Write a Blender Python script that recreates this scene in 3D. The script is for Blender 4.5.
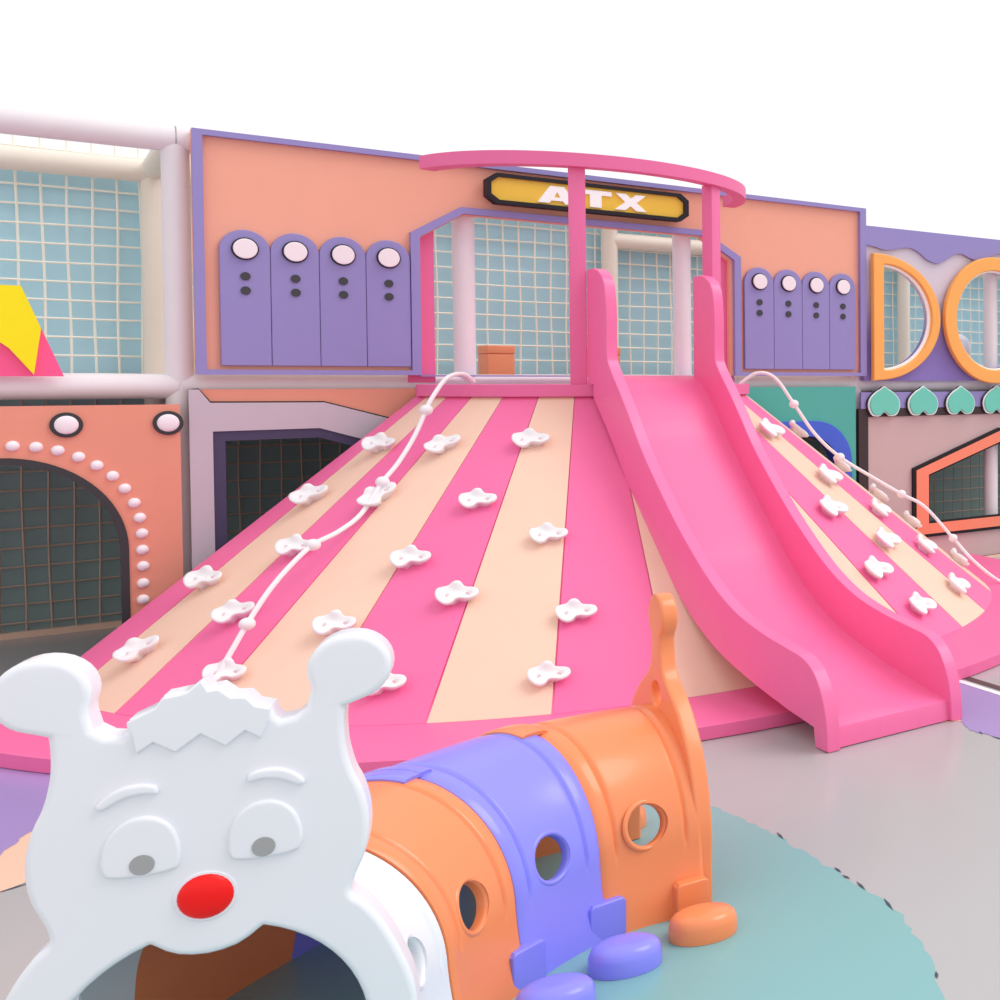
import bpy, bmesh, math, random
from mathutils import Vector, Matrix
random.seed(7)
for o in list(bpy.data.objects): bpy.data.objects.remove(o)
S = bpy.context.scene
COL = S.collection
PI = math.pi
R = math.radians

# ------------------------------------------------------------------ camera
cd = bpy.data.cameras.new('camera'); cam = bpy.data.objects.new('camera', cd); COL.objects.link(cam)
cam.location = (0, -10.033, 2.0)
cam.rotation_euler = (R(90 - 1.453), 0, R(-43.805))
cd.sensor_width = 36; cd.lens = 36 * 1.137868
cd.shift_x = -0.601302; cd.shift_y = -0.091757
cd.clip_start = .05; cd.clip_end = 200
S.camera = cam

# ------------------------------------------------------------------ light
wd = bpy.data.worlds.new('world'); S.world = wd; wd.use_nodes = True
bg = wd.node_tree.nodes['Background']; bg.inputs[0].default_value = (1, 1, 1, 1); bg.inputs[1].default_value = 1.03
sd = bpy.data.lights.new('sun', 'SUN'); sd.energy = 1.25; sd.angle = R(35); sd.color = (1, .97, .95)
sun = bpy.data.objects.new('sun', sd); COL.objects.link(sun)
sun.rotation_euler = Vector((-.6, .4, -1.0)).to_track_quat('-Z', 'Y').to_euler()
S.view_settings.view_transform = 'Standard'; S.view_settings.look = 'None'
S.view_settings.exposure = 0.0; S.view_settings.gamma = 1.0; S.view_settings.use_curve_mapping = False

# ------------------------------------------------------------------ materials
def lin(c): return tuple(((v / 255) / 12.92 if v / 255 <= .04045 else (((v / 255) + .055) / 1.055) ** 2.4) for v in c)
def mat(name, rgb, rough=.45, spec=.4, var=.03, scale=6, coat=0):
    m = bpy.data.materials.new(name); m.use_nodes = True
    nt = m.node_tree; b = nt.nodes['Principled BSDF']
    c = lin(rgb)
    tc = nt.nodes.new('ShaderNodeTexCoord'); nz = nt.nodes.new('ShaderNodeTexNoise'); nz.inputs['Scale'].default_value = scale; nz.inputs['Detail'].default_value = 3
    nt.links.new(tc.outputs['Object'], nz.inputs['Vector'])
    mx = nt.nodes.new('ShaderNodeMix'); mx.data_type = 'RGBA'
    mx.inputs['A'].default_value = (*[v * (1 - var) for v in c], 1); mx.inputs['B'].default_value = (*[min(1, v * (1 + var)) for v in c], 1)
    nt.links.new(nz.outputs['Fac'], mx.inputs['Factor']); nt.links.new(mx.outputs['Result'], b.inputs['Base Color'])
    b.inputs['Roughness'].default_value = rough; b.inputs['Specular IOR Level'].default_value = spec
    if coat: b.inputs['Coat Weight'].default_value = coat; b.inputs['Coat Roughness'].default_value = .12
    return m
M = dict(
 pink=mat('pink_vinyl', (244, 112, 166), .5), hot=mat('pink_fibreglass', (248, 116, 170), .38, .35, coat=.15),
 deckpink=mat('pink_painted_steel', (236, 112, 164), .5),
 cream=mat('cream_vinyl', (242, 203, 181), .5), white=mat('white_plastic', (238, 239, 247), .32, .45, .01, coat=.2),
 hold=mat('white_resin', (240, 236, 238), .4), rope=mat('white_rope', (242, 236, 240), .6),
 tube=mat('white_padding', (234, 226, 230), .55), tubecream=mat('cream_padding', (236, 226, 214), .55),
 purple=mat('lavender_board', (150, 140, 199), .55), plank=mat('lavender_plank', (149, 139, 197), .55),
 orange=mat('peach_board', (244, 172, 148), .6), peachlow=mat('coral_board', (234, 152, 130), .6),
 black=mat('black_trim', (56, 54, 58), .5), line=mat('black_outline', (25, 20, 28), .6), dot=mat('dark_dot', (62, 62, 66), .5),
 lamp=mat('white_lamp_lens', (246, 234, 240), .35), gold=mat('gold_face', (240, 196, 70), .4),
 letter=mat('white_letter', (255, 255, 255), .5, .4, 0), amber=mat('amber_letter', (255, 176, 92), .5),
 teal=mat('teal_wall_board', (184, 224, 238), .6), tealshade=mat('shaded_wall_board', (140, 162, 162), .6), netshade=mat('shaded_net_cord', (186, 164, 150), .8), net=mat('net_cord', (252, 246, 234), .8),  # lower board and lower net carry the under-deck shade in their colour
 lilac=mat('pale_lilac_board', (200, 184, 196), .6), plum=mat('dark_plum_frame', (74, 64, 96), .6),
 green=mat('green_board', (84, 176, 164), .6), mint=mat('mint_shell', (112, 206, 186), .5), blue=mat('blue_frame', (72, 100, 214), .5),
 mauve=mat('dusty_mauve_board', (206, 176, 176), .6), brown=mat('dark_brown_trim', (64, 48, 50), .6), coral=mat('coral_frame', (250, 140, 112), .55),
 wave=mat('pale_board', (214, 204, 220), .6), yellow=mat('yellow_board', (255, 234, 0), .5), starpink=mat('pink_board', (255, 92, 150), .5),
 tor=mat('orange_plastic', (250, 144, 92), .3, .45, .02, coat=.25), tvi=mat('violet_plastic', (142, 140, 250), .3, .45, .02, coat=.25),
 red=mat('red_nose', (250, 0, 0), .35), pupil=mat('grey_pupil', (164, 164, 166), .5),
 fgrey=mat('grey_floor_vinyl', (180, 178, 180), .22, .4, .02, 1), fteal=mat('teal_floor_vinyl', (130, 180, 182), .25, .4, .02, 1),
 fpur=mat('purple_floor_vinyl', (166, 142, 200), .3, .4, .02, 1), fpeach=mat('peach_floor_vinyl', (240, 200, 176), .3, .4, .02, 1),
 fwhite=mat('white_floor_edge', (250, 246, 248), .4), fdark=mat('brown_floor_gap', (92, 66, 68), .6), fleck=mat('dark_fleck', (70, 76, 92), .6),
 box=mat('orange_block', (246, 150, 112), .5), deck=mat('deck_board', (190, 186, 184), .6), bolt=mat('hold_bolt', (226, 180, 190), .4, .5),
)

# vertical blend on the letter board: pale lilac above, lavender below
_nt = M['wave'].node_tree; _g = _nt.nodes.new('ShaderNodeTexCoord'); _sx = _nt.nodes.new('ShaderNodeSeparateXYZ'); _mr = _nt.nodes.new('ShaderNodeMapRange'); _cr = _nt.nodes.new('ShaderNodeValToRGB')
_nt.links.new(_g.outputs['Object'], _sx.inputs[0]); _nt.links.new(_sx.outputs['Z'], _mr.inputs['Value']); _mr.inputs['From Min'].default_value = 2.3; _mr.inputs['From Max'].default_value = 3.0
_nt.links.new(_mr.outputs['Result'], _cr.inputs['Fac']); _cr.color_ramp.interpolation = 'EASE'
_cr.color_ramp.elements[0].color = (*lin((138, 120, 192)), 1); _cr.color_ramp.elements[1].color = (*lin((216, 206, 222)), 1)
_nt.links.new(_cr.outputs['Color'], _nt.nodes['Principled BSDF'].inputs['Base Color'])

# ------------------------------------------------------------------ helpers
def link(name, me, m, parent=None, smooth=False):
    o = bpy.data.objects.new(name, me); COL.objects.link(o)
    if m is not None:
        me.materials.clear()
        for k in (m if isinstance(m, (list, tuple)) else [m]): me.materials.append(M[k])
    if parent is not None: o.parent = parent
    if smooth:
        for p in me.polygons: p.use_smooth = True
    return o
def thing(name, label, cat, loc=(0, 0, 0), rz=0, group=None):
    o = bpy.data.objects.new(name, None); COL.objects.link(o); o.location = loc; o.rotation_euler = (0, 0, rz)
    o.empty_display_size = .1
    return tag(o, label, cat, group)
def tag(o, label, cat, group=None):
    o['label'] = label; o['category'] = cat
    if group: o['group'] = group
    return o
def struct(o): o['kind'] = 'structure'; return o
def sharp_smooth(me, ang=35):
    bm = bmesh.new(); bm.from_mesh(me)
    for f in bm.faces: f.smooth = True
    for e in bm.edges:
        if len(e.link_faces) == 2 and e.calc_face_angle(0) > R(ang): e.smooth = False
        elif len(e.link_faces) != 2: e.smooth = False
    bm.to_mesh(me); bm.free()
def bake(o):
    dg = bpy.context.evaluated_depsgraph_get()
    me = bpy.data.meshes.new_from_object(o.evaluated_get(dg)); return me
def plate_mesh(loops, thick, bevel=0, bres=2, front=0.0, frame='XZ'):
    """filled outline(s) with holes, extruded. 2D (a,b); frame XZ puts the face at y=front looking to -y, thickness to +y"""
    cu = bpy.data.curves.new('c', 'CURVE'); cu.dimensions = '2D'; cu.fill_mode = 'BOTH'
    for lp in loops:
        sp = cu.splines.new('POLY'); sp.points.add(len(lp) - 1)
        for i, p in enumerate(lp): sp.points[i].co = (p[0], p[1], 0, 1)
        sp.use_cyclic_u = True
    cu.extrude = max(thick / 2 - bevel, 0); cu.bevel_depth = bevel; cu.bevel_resolution = bres; cu.offset = -bevel
    ob = bpy.data.objects.new('c', cu); COL.objects.link(ob)
    bpy.context.view_layer.update()
    me = bake(ob); bpy.data.objects.remove(ob); bpy.data.curves.remove(cu)
    bm = bmesh.new(); bm.from_mesh(me); bmesh.ops.remove_doubles(bm, verts=bm.verts, dist=1e-5)
    for v in bm.verts:
        a, b, c = v.co
        if frame == 'XZ': v.co = (a, front + thick / 2 - c, b)
        elif frame == 'YZ': v.co = (front + thick / 2 + c, a, b)
        elif frame == 'XY': v.co = (a, b, front + thick / 2 + c)
    bmesh.ops.recalc_face_normals(bm, faces=bm.faces); bm.to_mesh(me); bm.free()
    sharp_smooth(me); return me
def plate(name, loops, thick, m, parent=None, front=0.0, bevel=0, frame='XZ', bres=2):
    o = link(name, plate_mesh(loops, thick, bevel, bres, front, frame), m, parent)
    if bevel:
        w = o.modifiers.new('normals', 'WEIGHTED_NORMAL'); w.keep_sharp = True; w.weight = 100
    return o
def rect(x0, z0, x1, z1): return [(x0, z0), (x1, z0), (x1, z1), (x0, z1)]
def circ(cx, cz, r, n=40, a0=0, a1=360):
    full = abs(a1 - a0) >= 360
    k = n if full else n + 1
    return [(cx + r * math.cos(R(a0 + (a1 - a0) * i / n)), cz + r * math.sin(R(a0 + (a1 - a0) * i / n))) for i in range(k)]
def ell(cx, cz, rx, rz, n=40): return [(cx + rx * math.cos(2 * PI * i / n), cz + rz * math.sin(2 * PI * i / n)) for i in range(n)]
def bm_box(bm, x0, y0, z0, x1, y1, z1):
    v = [bm.verts.new(c) for c in ((x0, y0, z0), (x1, y0, z0), (x1, y1, z0), (x0, y1, z0), (x0, y0, z1), (x1, y0, z1), (x1, y1, z1), (x0, y1, z1))]
    for f in ((3, 2, 1, 0), (4, 5, 6, 7), (0, 1, 5, 4), (1, 2, 6, 5), (2, 3, 7, 6), (3, 0, 4, 7)): bm.faces.new([v[i] for i in f])
def box(name, a, b, m, parent=None, bevel=0):
    bm = bmesh.new(); bm_box(bm, *a, *b)
    if bevel: bmesh.ops.bevel(bm, geom=bm.edges[:], offset=bevel, segments=3, affect='EDGES', profile=.5)
    me = bpy.data.meshes.new(name); bm.to_mesh(me); bm.free(); sharp_smooth(me); return link(name, me, m, parent)
def bm_tube(bm, pts, r, n=20, caps=True):
    pts = [Vector(p) for p in pts]; rings = []
    up = None
    for i, p in enumerate(pts):
        d = (pts[min(i + 1, len(pts) - 1)] - pts[max(i - 1, 0)]).normalized()
        if up is None: up = Vector((0, 0, 1)) if abs(d.z) < .9 else Vector((1, 0, 0))
        s = d.cross(up).normalized(); up = s.cross(d).normalized()
        rr = r[i] if isinstance(r, (list, tuple)) else r
        rings.append([bm.verts.new(p + (s * math.cos(2 * PI * k / n) + up * math.sin(2 * PI * k / n)) * rr) for k in range(n)])
    for a, b in zip(rings, rings[1:]):
        for k in range(n): bm.faces.new((a[k], a[(k + 1) % n], b[(k + 1) % n], b[k]))
    if caps: bm.faces.new(rings[0][::-1]); bm.faces.new(rings[-1])
def tube(name, pts, r, m, parent=None, n=20):
    bm = bmesh.new(); bm_tube(bm, pts, r, n); bmesh.ops.recalc_face_normals(bm, faces=bm.faces)
    me = bpy.data.meshes.new(name); bm.to_mesh(me); bm.free(); sharp_smooth(me, 50); return link(name, me, m, parent)
def dome(name, c, r, h, m, parent=None, axis='-Y', n=20, rings=6):
    """flattened half ball sticking out towards -Y from c"""
    bm = bmesh.new(); rr = []
    for i in range(rings):
        t = PI / 2 * i / rings
        rr.append([bm.verts.new((c[0] + r * math.cos(t) * math.cos(2 * PI * k / n), c[1] - h * math.sin(t), c[2] + r * math.cos(t) * math.sin(2 * PI * k / n))) for k in range(n)])
    top = bm.verts.new((c[0], c[1] - h, c[2]))
    for a, b in zip(rr, rr[1:]):
        for k in range(n): bm.faces.new((a[k], a[(k + 1) % n], b[(k + 1) % n], b[k]))
    for k in range(n): bm.faces.new((rr[-1][k], rr[-1][(k + 1) % n], top))
    bm.faces.new(rr[0][::-1]); bmesh.ops.recalc_face_normals(bm, faces=bm.faces)
    me = bpy.data.meshes.new(name); bm.to_mesh(me); bm.free(); sharp_smooth(me, 60); return link(name, me, m, parent)
def ball(name, c, r, m, parent=None, sz=(1, 1, 1)):
    bm = bmesh.new(); bmesh.ops.create_uvsphere(bm, u_segments=24, v_segments=14, radius=r)
    for v in bm.verts: v.co = Vector((v.co.x * sz[0], v.co.y * sz[1], v.co.z * sz[2])) + Vector(c)
    me = bpy.data.meshes.new(name); bm.to_mesh(me); bm.free()
    return link(name, me, m, parent, True)
def crom(pts, n=6, closed=False):
    P = [Vector(p) for p in pts]; out = []; L = len(P)
    for i in range(L if closed else L - 1):
        if closed: a, b, c, d = P[(i - 1) % L], P[i], P[(i + 1) % L], P[(i + 2) % L]
        else: a, b, c, d = P[max(i - 1, 0)], P[i], P[i + 1], P[min(i + 2, L - 1)]
        for k in range(n):
            t = k / n
            out.append(.5 * ((2 * b) + (c - a) * t + (2 * a - 5 * b + 4 * c - d) * t * t + (3 * b - a - 3 * c + d) * t ** 3))
    if not closed: out.append(P[-1])
    return out
def jag(poly, amp=.02, step=.05):
    out = []
    for i, p in enumerate(poly):
        q = poly[(i + 1) % len(poly)]; d = math.hypot(q[0] - p[0], q[1] - p[1]); n = max(1, int(d / step))
        for k in range(n):
            t = k / n; out.append((p[0] + (q[0] - p[0]) * t + random.uniform(-amp, amp), p[1] + (q[1] - p[1]) * t + random.uniform(-amp, amp)))
    return out

# ------------------------------------------------------------------ floor
floor = struct(box('floor', (-20, -20, -.1), (30, 25, 0), 'fgrey'))
mat_z = .001
def inlay(name, poly, m, z=mat_z, jg=.012):
    p = jag(poly, jg, .03) if jg else poly
    bm = bmesh.new(); bm.faces.new([bm.verts.new((x, y, z)) for x, y in p]); bmesh.ops.triangulate(bm, faces=bm.faces)
    bmesh.ops.recalc_face_normals(bm, faces=bm.faces)
    for f in bm.faces:
        if f.normal.z < 0: f.normal_flip()
    me = bpy.data.meshes.new(name); bm.to_mesh(me); bm.free(); return link(name, me, m, floor)
tl = [(v.x, v.y) for v in crom([(2.19, -4.66, 0), (2.33, -4.94, 0), (2.385, -5.34, 0), (2.39, -5.86, 0), (2.39, -6.24, 0), (2.365, -6.48, 0), (2.28, -6.76, 0), (2.2, -6.95, 0), (2.05, -7.2, 0), (1.6, -7.6, 0),
      (.8, -7.8, 0), (.1, -7.3, 0), (-.1, -6.5, 0), (-.02, -5.7, 0), (.16, -5.15, 0), (.5, -4.75, 0), (1.0, -4.5, 0), (1.7, -4.45, 0)], 5, True)]
inlay('teal_floor_patch', tl, 'fteal')
inlay('peach_floor_patch', [(-2.5, -1.2), (.9, -1.6), (.75, -2.6), (.35, -3.5), (.009, -3.85), (-.062, -3.9), (-.6, -4.3), (-2.5, -5.6)], 'fpeach')
inlay('purple_floor_patch', [(-2.5, -1), (.9, -1.4), (.4, -2.4), (.024, -3.17), (-.064, -3.42), (-.35, -3.95), (-2.5, -5.0)], 'fpur', .002)
inlay('peach_floor_patch', [(3.72, -4.2), (4.3, -4.4), (4.02, -4.72), (3.72, -4.52)], 'fpeach')
inlay('purple_floor_patch', [(4.5, -3.0), (4.5, -6.2), (4.05, -5.6), (3.94, -5.11), (3.92, -4.864), (4.03, -4.58), (4.0, -4.2), (3.9, -3.6)], 'fpur', .002)
inlay('white_floor_edging', [(4.485, -12), (4.53, -12), (4.53, 0), (4.485, 0)], 'fwhite', .003, 0)
inlay('brown_floor_gap', [(4.56, -12), (4.62, -12), (4.62, 0), (4.56, 0)], 'fdark', .003, 0)
for (x, y, a, l) in ((2.40, -5.50, 80, .05), (2.40, -5.98, 85, .035), (2.39, -6.06, 95, .03), (2.39, -6.17, 80, .05), (2.38, -6.38, 75, .06), (2.21, -6.93, 60, .025), (3.93, -4.95, 70, .03), (3.94, -5.1, 95, .06), (-.02, -3.88, 20, .08)):
    c, s = math.cos(R(a)) * l, math.sin(R(a)) * l; c2, s2 = -math.sin(R(a)) * .006, math.cos(R(a)) * .006
    inlay('dark_floor_fleck', [(x - c, y - s), (x + c2, y + s2), (x + c, y + s), (x - c2, y - s2)], 'fleck', .0035, 0)

# ------------------------------------------------------------------ padded steel play frame
CX = [-2.70, -.92, .86, 2.665, 4.47, 6.27, 8.06, 9.86]
YF, YB, TR = .192, 1.93, .08
fr = thing('play_structure', 'two storey frame of white padded posts and beams carrying the whole play structure', 'play structure frame', (0, 0, 0))
for x in CX[1:]:
    for y in (YF, YB):
        tube('padded_post', [(x, y, 0), (x, y, 3.63 if x < 6 else 3.40)], TR, 'tube' if y == YF else 'tubecream', fr)
for a, b in zip(CX[1:], CX[2:]):
    for y in (YF, YB):
        tube('padded_beam', [(a + .01, y, 1.953), (b - .01, y, 1.953)], .086, 'tube', fr)
        tube('padded_beam', [(a - .005, y, 3.675 if a < 6 else 3.44), (b + .005, y, 3.675 if a < 6 else 3.44)], .092, 'tube' if y == YF else 'tubecream', fr)
for x in CX[1:]:
    tube('padded_beam', [(x, YF, 3.69 if x < 6 else 3.46), (x, YB, 3.69 if x < 6 else 3.46)], TR * .95, 'tubecream', fr)
    tube('padded_beam', [(x, YF, 1.935), (x, YB, 1.935)], TR * .95, 'tubecream', fr)
tube('padded_beam', [(4.49, YB, 3.43), (6.2, YB, 3.43)], TR, 'tubecream', fr)
box('deck_floor', (-.92, .30, 1.88), (9.76, 2.02, 1.975), 'deck', fr)

# rear boards and nets
bays = [(-.92, .86, 'far left bay'), (.86, 2.665, 'bay behind the left lavender planks'), (2.665, 4.47, 'bay behind the slide top'), (4.47, 6.27, 'bay behind the right lavender planks'), (6.27, 8.06, 'bay behind the letters'), (8.06, 9.86, 'far right bay')]
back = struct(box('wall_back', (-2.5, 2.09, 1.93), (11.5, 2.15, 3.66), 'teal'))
struct(box('wall_back', (-2.5, 2.09, 0), (11.5, 2.15, 1.93), 'tealshade'))  # same wall below the deck, its shade painted into the board colour
struct(box('baseboard_back', (-2.5, 2.06, 0), (11.5, 2.09, .05), 'cream'))
def net(x0, x1, z0, z1, y, label, wav, m='net'):
    bm = bmesh.new(); w = .0085; st = .146
    def bar(p, q, wv, ax):
        n = 10; pr = None; pts = []
        for i in range(n + 1):
            t = i / n; d = Vector(p).lerp(Vector(q), t); o = wv * math.sin(t * 7 + p[0] * 9 + p[2] * 5)
            pts.append(d + (Vector((o, 0, 0)) if ax else Vector((0, 0, o))))
        bm_tube(bm, pts, w, 4, False)
    x = x0 + st / 2
    while x < x1: bar((x, y, z0), (x, y, z1), wav, True); x += st
    z = z0 + st * .4
    while z < z1: bar((x0, y, z), (x1, y, z), wav * .6, False); z += st
    bmesh.ops.recalc_face_normals(bm, faces=bm.faces)
    me = bpy.data.meshes.new('safety_net'); bm.to_mesh(me); bm.free()
    o = link('safety_net', me, m); tag(o, label, 'net', 'square mesh safety nets'); return o
upl = ['cream safety net in the upper bay behind the yellow and pink star', 'upper safety net hidden mostly behind the left row of lavender planks', 'cream safety net seen behind the pink canopy posts and slide top',
       'upper safety net behind the right row of lavender planks, seen beside the slide top', 'cream safety net seen through the amber letter D', 'upper safety net seen through the right part of the amber letter O']
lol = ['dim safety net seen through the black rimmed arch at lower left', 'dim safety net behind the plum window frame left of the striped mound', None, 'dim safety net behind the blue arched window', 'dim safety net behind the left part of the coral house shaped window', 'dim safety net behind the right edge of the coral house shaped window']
for (a, b, _), u, l in zip(bays, upl, lol):
    net(a + .03, b - .03, 1.98, 3.95 if a < 0 else 3.6 if a < 6 else 3.5, YB + .112, u, .006)
    if l: net(a + .03, b - .03, .06, 1.86, YB + .112, l, .006, 'netshade')  # cord colour browned to stand for the darkness under the deck

# soft blocks on the deck
for x0, x1, lb in ((3.14, 3.37, 'orange soft block on the deck left of the front canopy post'), (4.0, 4.33, 'orange soft block on the deck behind the left slide rail')):
    t = thing('soft_block', lb, 'soft block', (0, 0, 0), group='orange blocks on the upper deck')
    box('block_body', (x0, 1.3, 1.976), (x1, 1.6, 2.235), 'box', t, .01)
    box('block_lid', (x0 - .004, 1.296, 2.236), (x1 + .004, 1.604, 2.31), 'box', t, .01)

# ------------------------------------------------------------------ centre facade panel
fp = thing('facade_panel', 'large peach facade board with lavender frame and rows of rounded lavender planks', 'facade panel', (0, 0, 0))
opn_o = [(2.25, 2.033), (4.955, 2.033), (4.955, 3.144), (4.59, 3.362), (2.602, 3.364), (2.25, 3.134)]
opn_i = [(2.313, 2.033), (4.892, 2.033), (4.892, 3.11), (4.575, 3.312), (2.621, 3.314), (2.313, 3.105)]
X0, X1, Z0, Z1 = .935, 6.312, 2.033, 3.736
plate('backing_board', [[(X0 - .0, Z0 + .002), (2.32, Z0 + .002), (2.32, 3.10), (2.624, 3.306), (4.57, 3.304), (4.86, 3.10), (4.86, Z0 + .002), (X1, Z0 + .002), (X1, Z1 - .002), (X0, Z1 - .002)]], .058, 'orange', fp, .045)
outer = [(X0, Z0), (2.313, Z0), (2.313, 3.105), (2.621, 3.314), (4.575, 3.312), (4.892, 3.11), (4.892, Z0), (X1, Z0), (X1, Z1), (X0, Z1)]
bw = .058
hole_all = [(X0 + bw, Z0 + .036), (2.25, Z0 + .036), (2.25, 3.134), (2.602, 3.364), (4.59, 3.362), (4.955, 3.144), (4.955, Z0 + .036), (X1 - bw * 1.2, Z0 + .036), (X1 - bw * 1.2, Z1 - .04), (X0 + bw, Z1 - .04)]
plate('lavender_border', [outer, hole_all], .045, 'purple', fp, 0.0)
box('opening_sill', (2.313, .046, 2.022), (4.892, .1, 2.034), 'purple', fp)
def planks(x0, w, n):
    for i in range(n):
        c = x0 + w * (i + .5); r = w / 2 - .0012
        p = plate('rounded_plank', [[(c - r, 2.098), (c + r, 2.098)] + circ(c, 3.06 - r, r, 24, 0, 180)], .032, 'plank', fp, .008, .006)
        plate('button_ring', [circ(c, 2.925, .079)], .014, 'line', p, -.006)
        plate('white_button', [circ(c, 2.925, .0705)], .018, 'lamp', p, -.022, .005)
        for z in (2.731, 2.630): plate('dark_dot', [circ(c, z, .029)], .010, 'dot', p, -.002)
planks(1.073, .2935, 4)
planks(4.992, .2995, 4)
# pink wall posts behind the opening
portal = thing('portal_frame', 'pink flat posts standing just inside the sides of the facade opening', 'post', (0, 0, 0))
box('wall_post', (2.24, .104, 1.975), (2.430, .110, 3.45), 'deckpink', portal)
box('wall_post', (4.80, .104, 1.975), (4.93, .110, 3.45), 'deckpink', portal)

# sign
sg = thing('sign_box', 'long black octagonal sign box with gold face reading ATX above the opening', 'sign', (0, 0, 0))
def octo(x0, x1, z0, z1, c): return [(x0 + c * 1.3, z0), (x1 - c * 1.3, z0), (x1, z0 + c), (x1, z1 - c), (x1 - c * 1.3, z1), (x0 + c * 1.3, z1), (x0, z1 - c), (x0, z0 + c)]
ou = octo(2.765, 4.414, 3.408, 3.652, .055); inn = octo(2.797, 4.372, 3.438, 3.622, .045)
plate('black_case', [ou, inn], .1, 'line', sg, -.1)
plate('gold_face', [octo(2.78, 4.39, 3.42, 3.64, .05)], .03, 'gold', sg, -.075)
def letter(poly, x, z, w, h, parent, front=-.088, th=.014, m='letter', nm='letter'):
    return plate(nm, [[(x + a * w, z + b * h) for a, b in lp] for lp in poly], th, m, parent, front)
LA = [[(0, 0), (.30, 0), (.36, .16), (.66, .16), (.72, 0), (1.02, 0), (.70, 1), (.33, 1)], [(.43, .36), (.60, .36), (.515, .68)]]
LT = [[(.32, 0), (.68, 0), (.68, .74), (1, .74), (1, 1), (0, 1), (0, .74), (.32, .74)]]
LX = [[(0, 0), (.32, 0), (.50, .28), (.68, 0), (1.02, 0), (.69, .51), (.99, 1), (.67, 1), (.51, .74), (.35, 1), (.03, 1), (.33, .51)]]
letter(LA, 3.145, 3.454, .30, .142, sg); letter(LT, 3.478, 3.456, .262, .142, sg); letter(LX, 3.768, 3.457, .268, .140, sg)

# ------------------------------------------------------------------ round deck, canopy ring, mound
SC = 3.535
def halfdisc(r, z0, z1, name, m, parent, bevel=0, yb=0.0):
    e = yb and 9.5
    pts = [(SC + r * math.cos(R(a)), r * math.sin(R(a))) for a in [180 + e + (180 - 2 * e) * i / 96 for i in range(97)]]
    if yb: pts = pts + [(SC + r * .9, yb), (SC - r * .9, yb)]
    return plate(name, [pts], z1 - z0, m, parent, z0, bevel, 'XY')
dk = thing('round_deck', 'pink half round deck edge at the top of the striped climbing mound', 'deck', (0, 0, 0))
halfdisc(1.335, 1.872, 1.962, 'deck_slab', 'deckpink', dk, .004, .10)
cn = thing('canopy_ring', 'pink curved canopy rail on two front posts over the slide entrance', 'canopy', (0, 0, 0))
ro, ri = 1.311, 1.20
RA = [180 + 12.5 + (180 - 16.5) * i / 80 for i in range(81)]
arc = [(3.519 + ro * math.cos(R(a)), -.048 + ro * math.sin(R(a))) for a in RA] + [(3.519 + ri * math.cos(R(a)), -.048 + ri * math.sin(R(a))) for a in RA[::-1]]
plate('ring_rail', [arc], .10, 'deckpink', cn, 3.571, .003, 'XY')
for th in (-111.3, -60.5):
    c = Vector((SC + 1.262 * math.cos(R(th)), 1.262 * math.sin(R(th)), 0))
    b = box('canopy_post', (-.048, -.057, 1.963), (.048, .057, 3.572), 'deckpink', cn, .004); b.location = c; b.rotation_euler = (0, 0, R(th))

md = thing('climbing_mound', 'half round cone shaped climbing mound with pink and cream stripes on a pink plinth', 'climbing mound', (0, 0, 0))
halfdisc(4.085, .004, .08, 'pink_plinth', 'pink', md, .003)
RT, ZT, RB, ZB = 1.30, 1.871, 3.44, .081
def cz(r): return ZT - (r - RT) / (RB - RT) * (ZT - ZB)
nrm_r, nrm_z = (ZT - ZB), (RB - RT); nl = math.hypot(nrm_r, nrm_z); nrm_r /= nl; nrm_z /= nl
def gore(a0, a1, off, th, name, m):
    bm = bmesh.new(); n = max(2, int((a1 - a0) / 1.2)); k = 12; g = []
    for d in (0, -th):
        lay = []
        for j in range(k + 1):
            r = RT + (RB - RT) * j / k; z = cz(r)
            rr, zz = r + nrm_r * (off + d), z + nrm_z * (off + d)
            if j == k: rr, zz = RB + (off + d) * nrm_r * .2, ZB + max(0, (off + d)) * .2
            lay.append([bm.verts.new((SC + rr * math.cos(R(a0 + (a1 - a0) * i / n)), rr * math.sin(R(a0 + (a1 - a0) * i / n)), max(zz, ZB - .0))) for i in range(n + 1)])
        g.append(lay)
    for s in (0, 1):
        for j in range(k):
            for i in range(n):
                bm.faces.new((g[s][j][i], g[s][j][i + 1], g[s][j + 1][i + 1], g[s][j + 1][i]))
    for j in range(k):
        for i in (0, n): bm.faces.new((g[0][j][i], g[0][j + 1][i], g[1][j + 1][i], g[1][j][i]))
    for i in range(n):
        for j in (0, k): bm.faces.new((g[0][j][i], g[0][j][i + 1], g[1][j][i + 1], g[1][j][i]))
    bmesh.ops.recalc_face_normals(bm, faces=bm.faces)
    me = bpy.data.meshes.new(name); bm.to_mesh(me); bm.free(); sharp_smooth(me, 25); link(name, me, m, md)
bnd = [-174.3, -166.2, -155.6, -145.4, -134.5, -123.4, -112.6, -101.6, -90.8, -80, -69.1, -59.2, -48.5, -34.5, -25.5, -15.6, -5.7]
for i in range(len(bnd) - 1):
    a, b = bnd[i], bnd[i + 1]
    gore(a + .1, b - .1, .0, .03, 'pink_stripe' if i % 2 == 0 else 'cream_stripe', 'pink' if i % 2 == 0 else 'cream')
gore(-174.0, -6, -.012, .02, 'inner_shell', 'pink')

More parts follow.
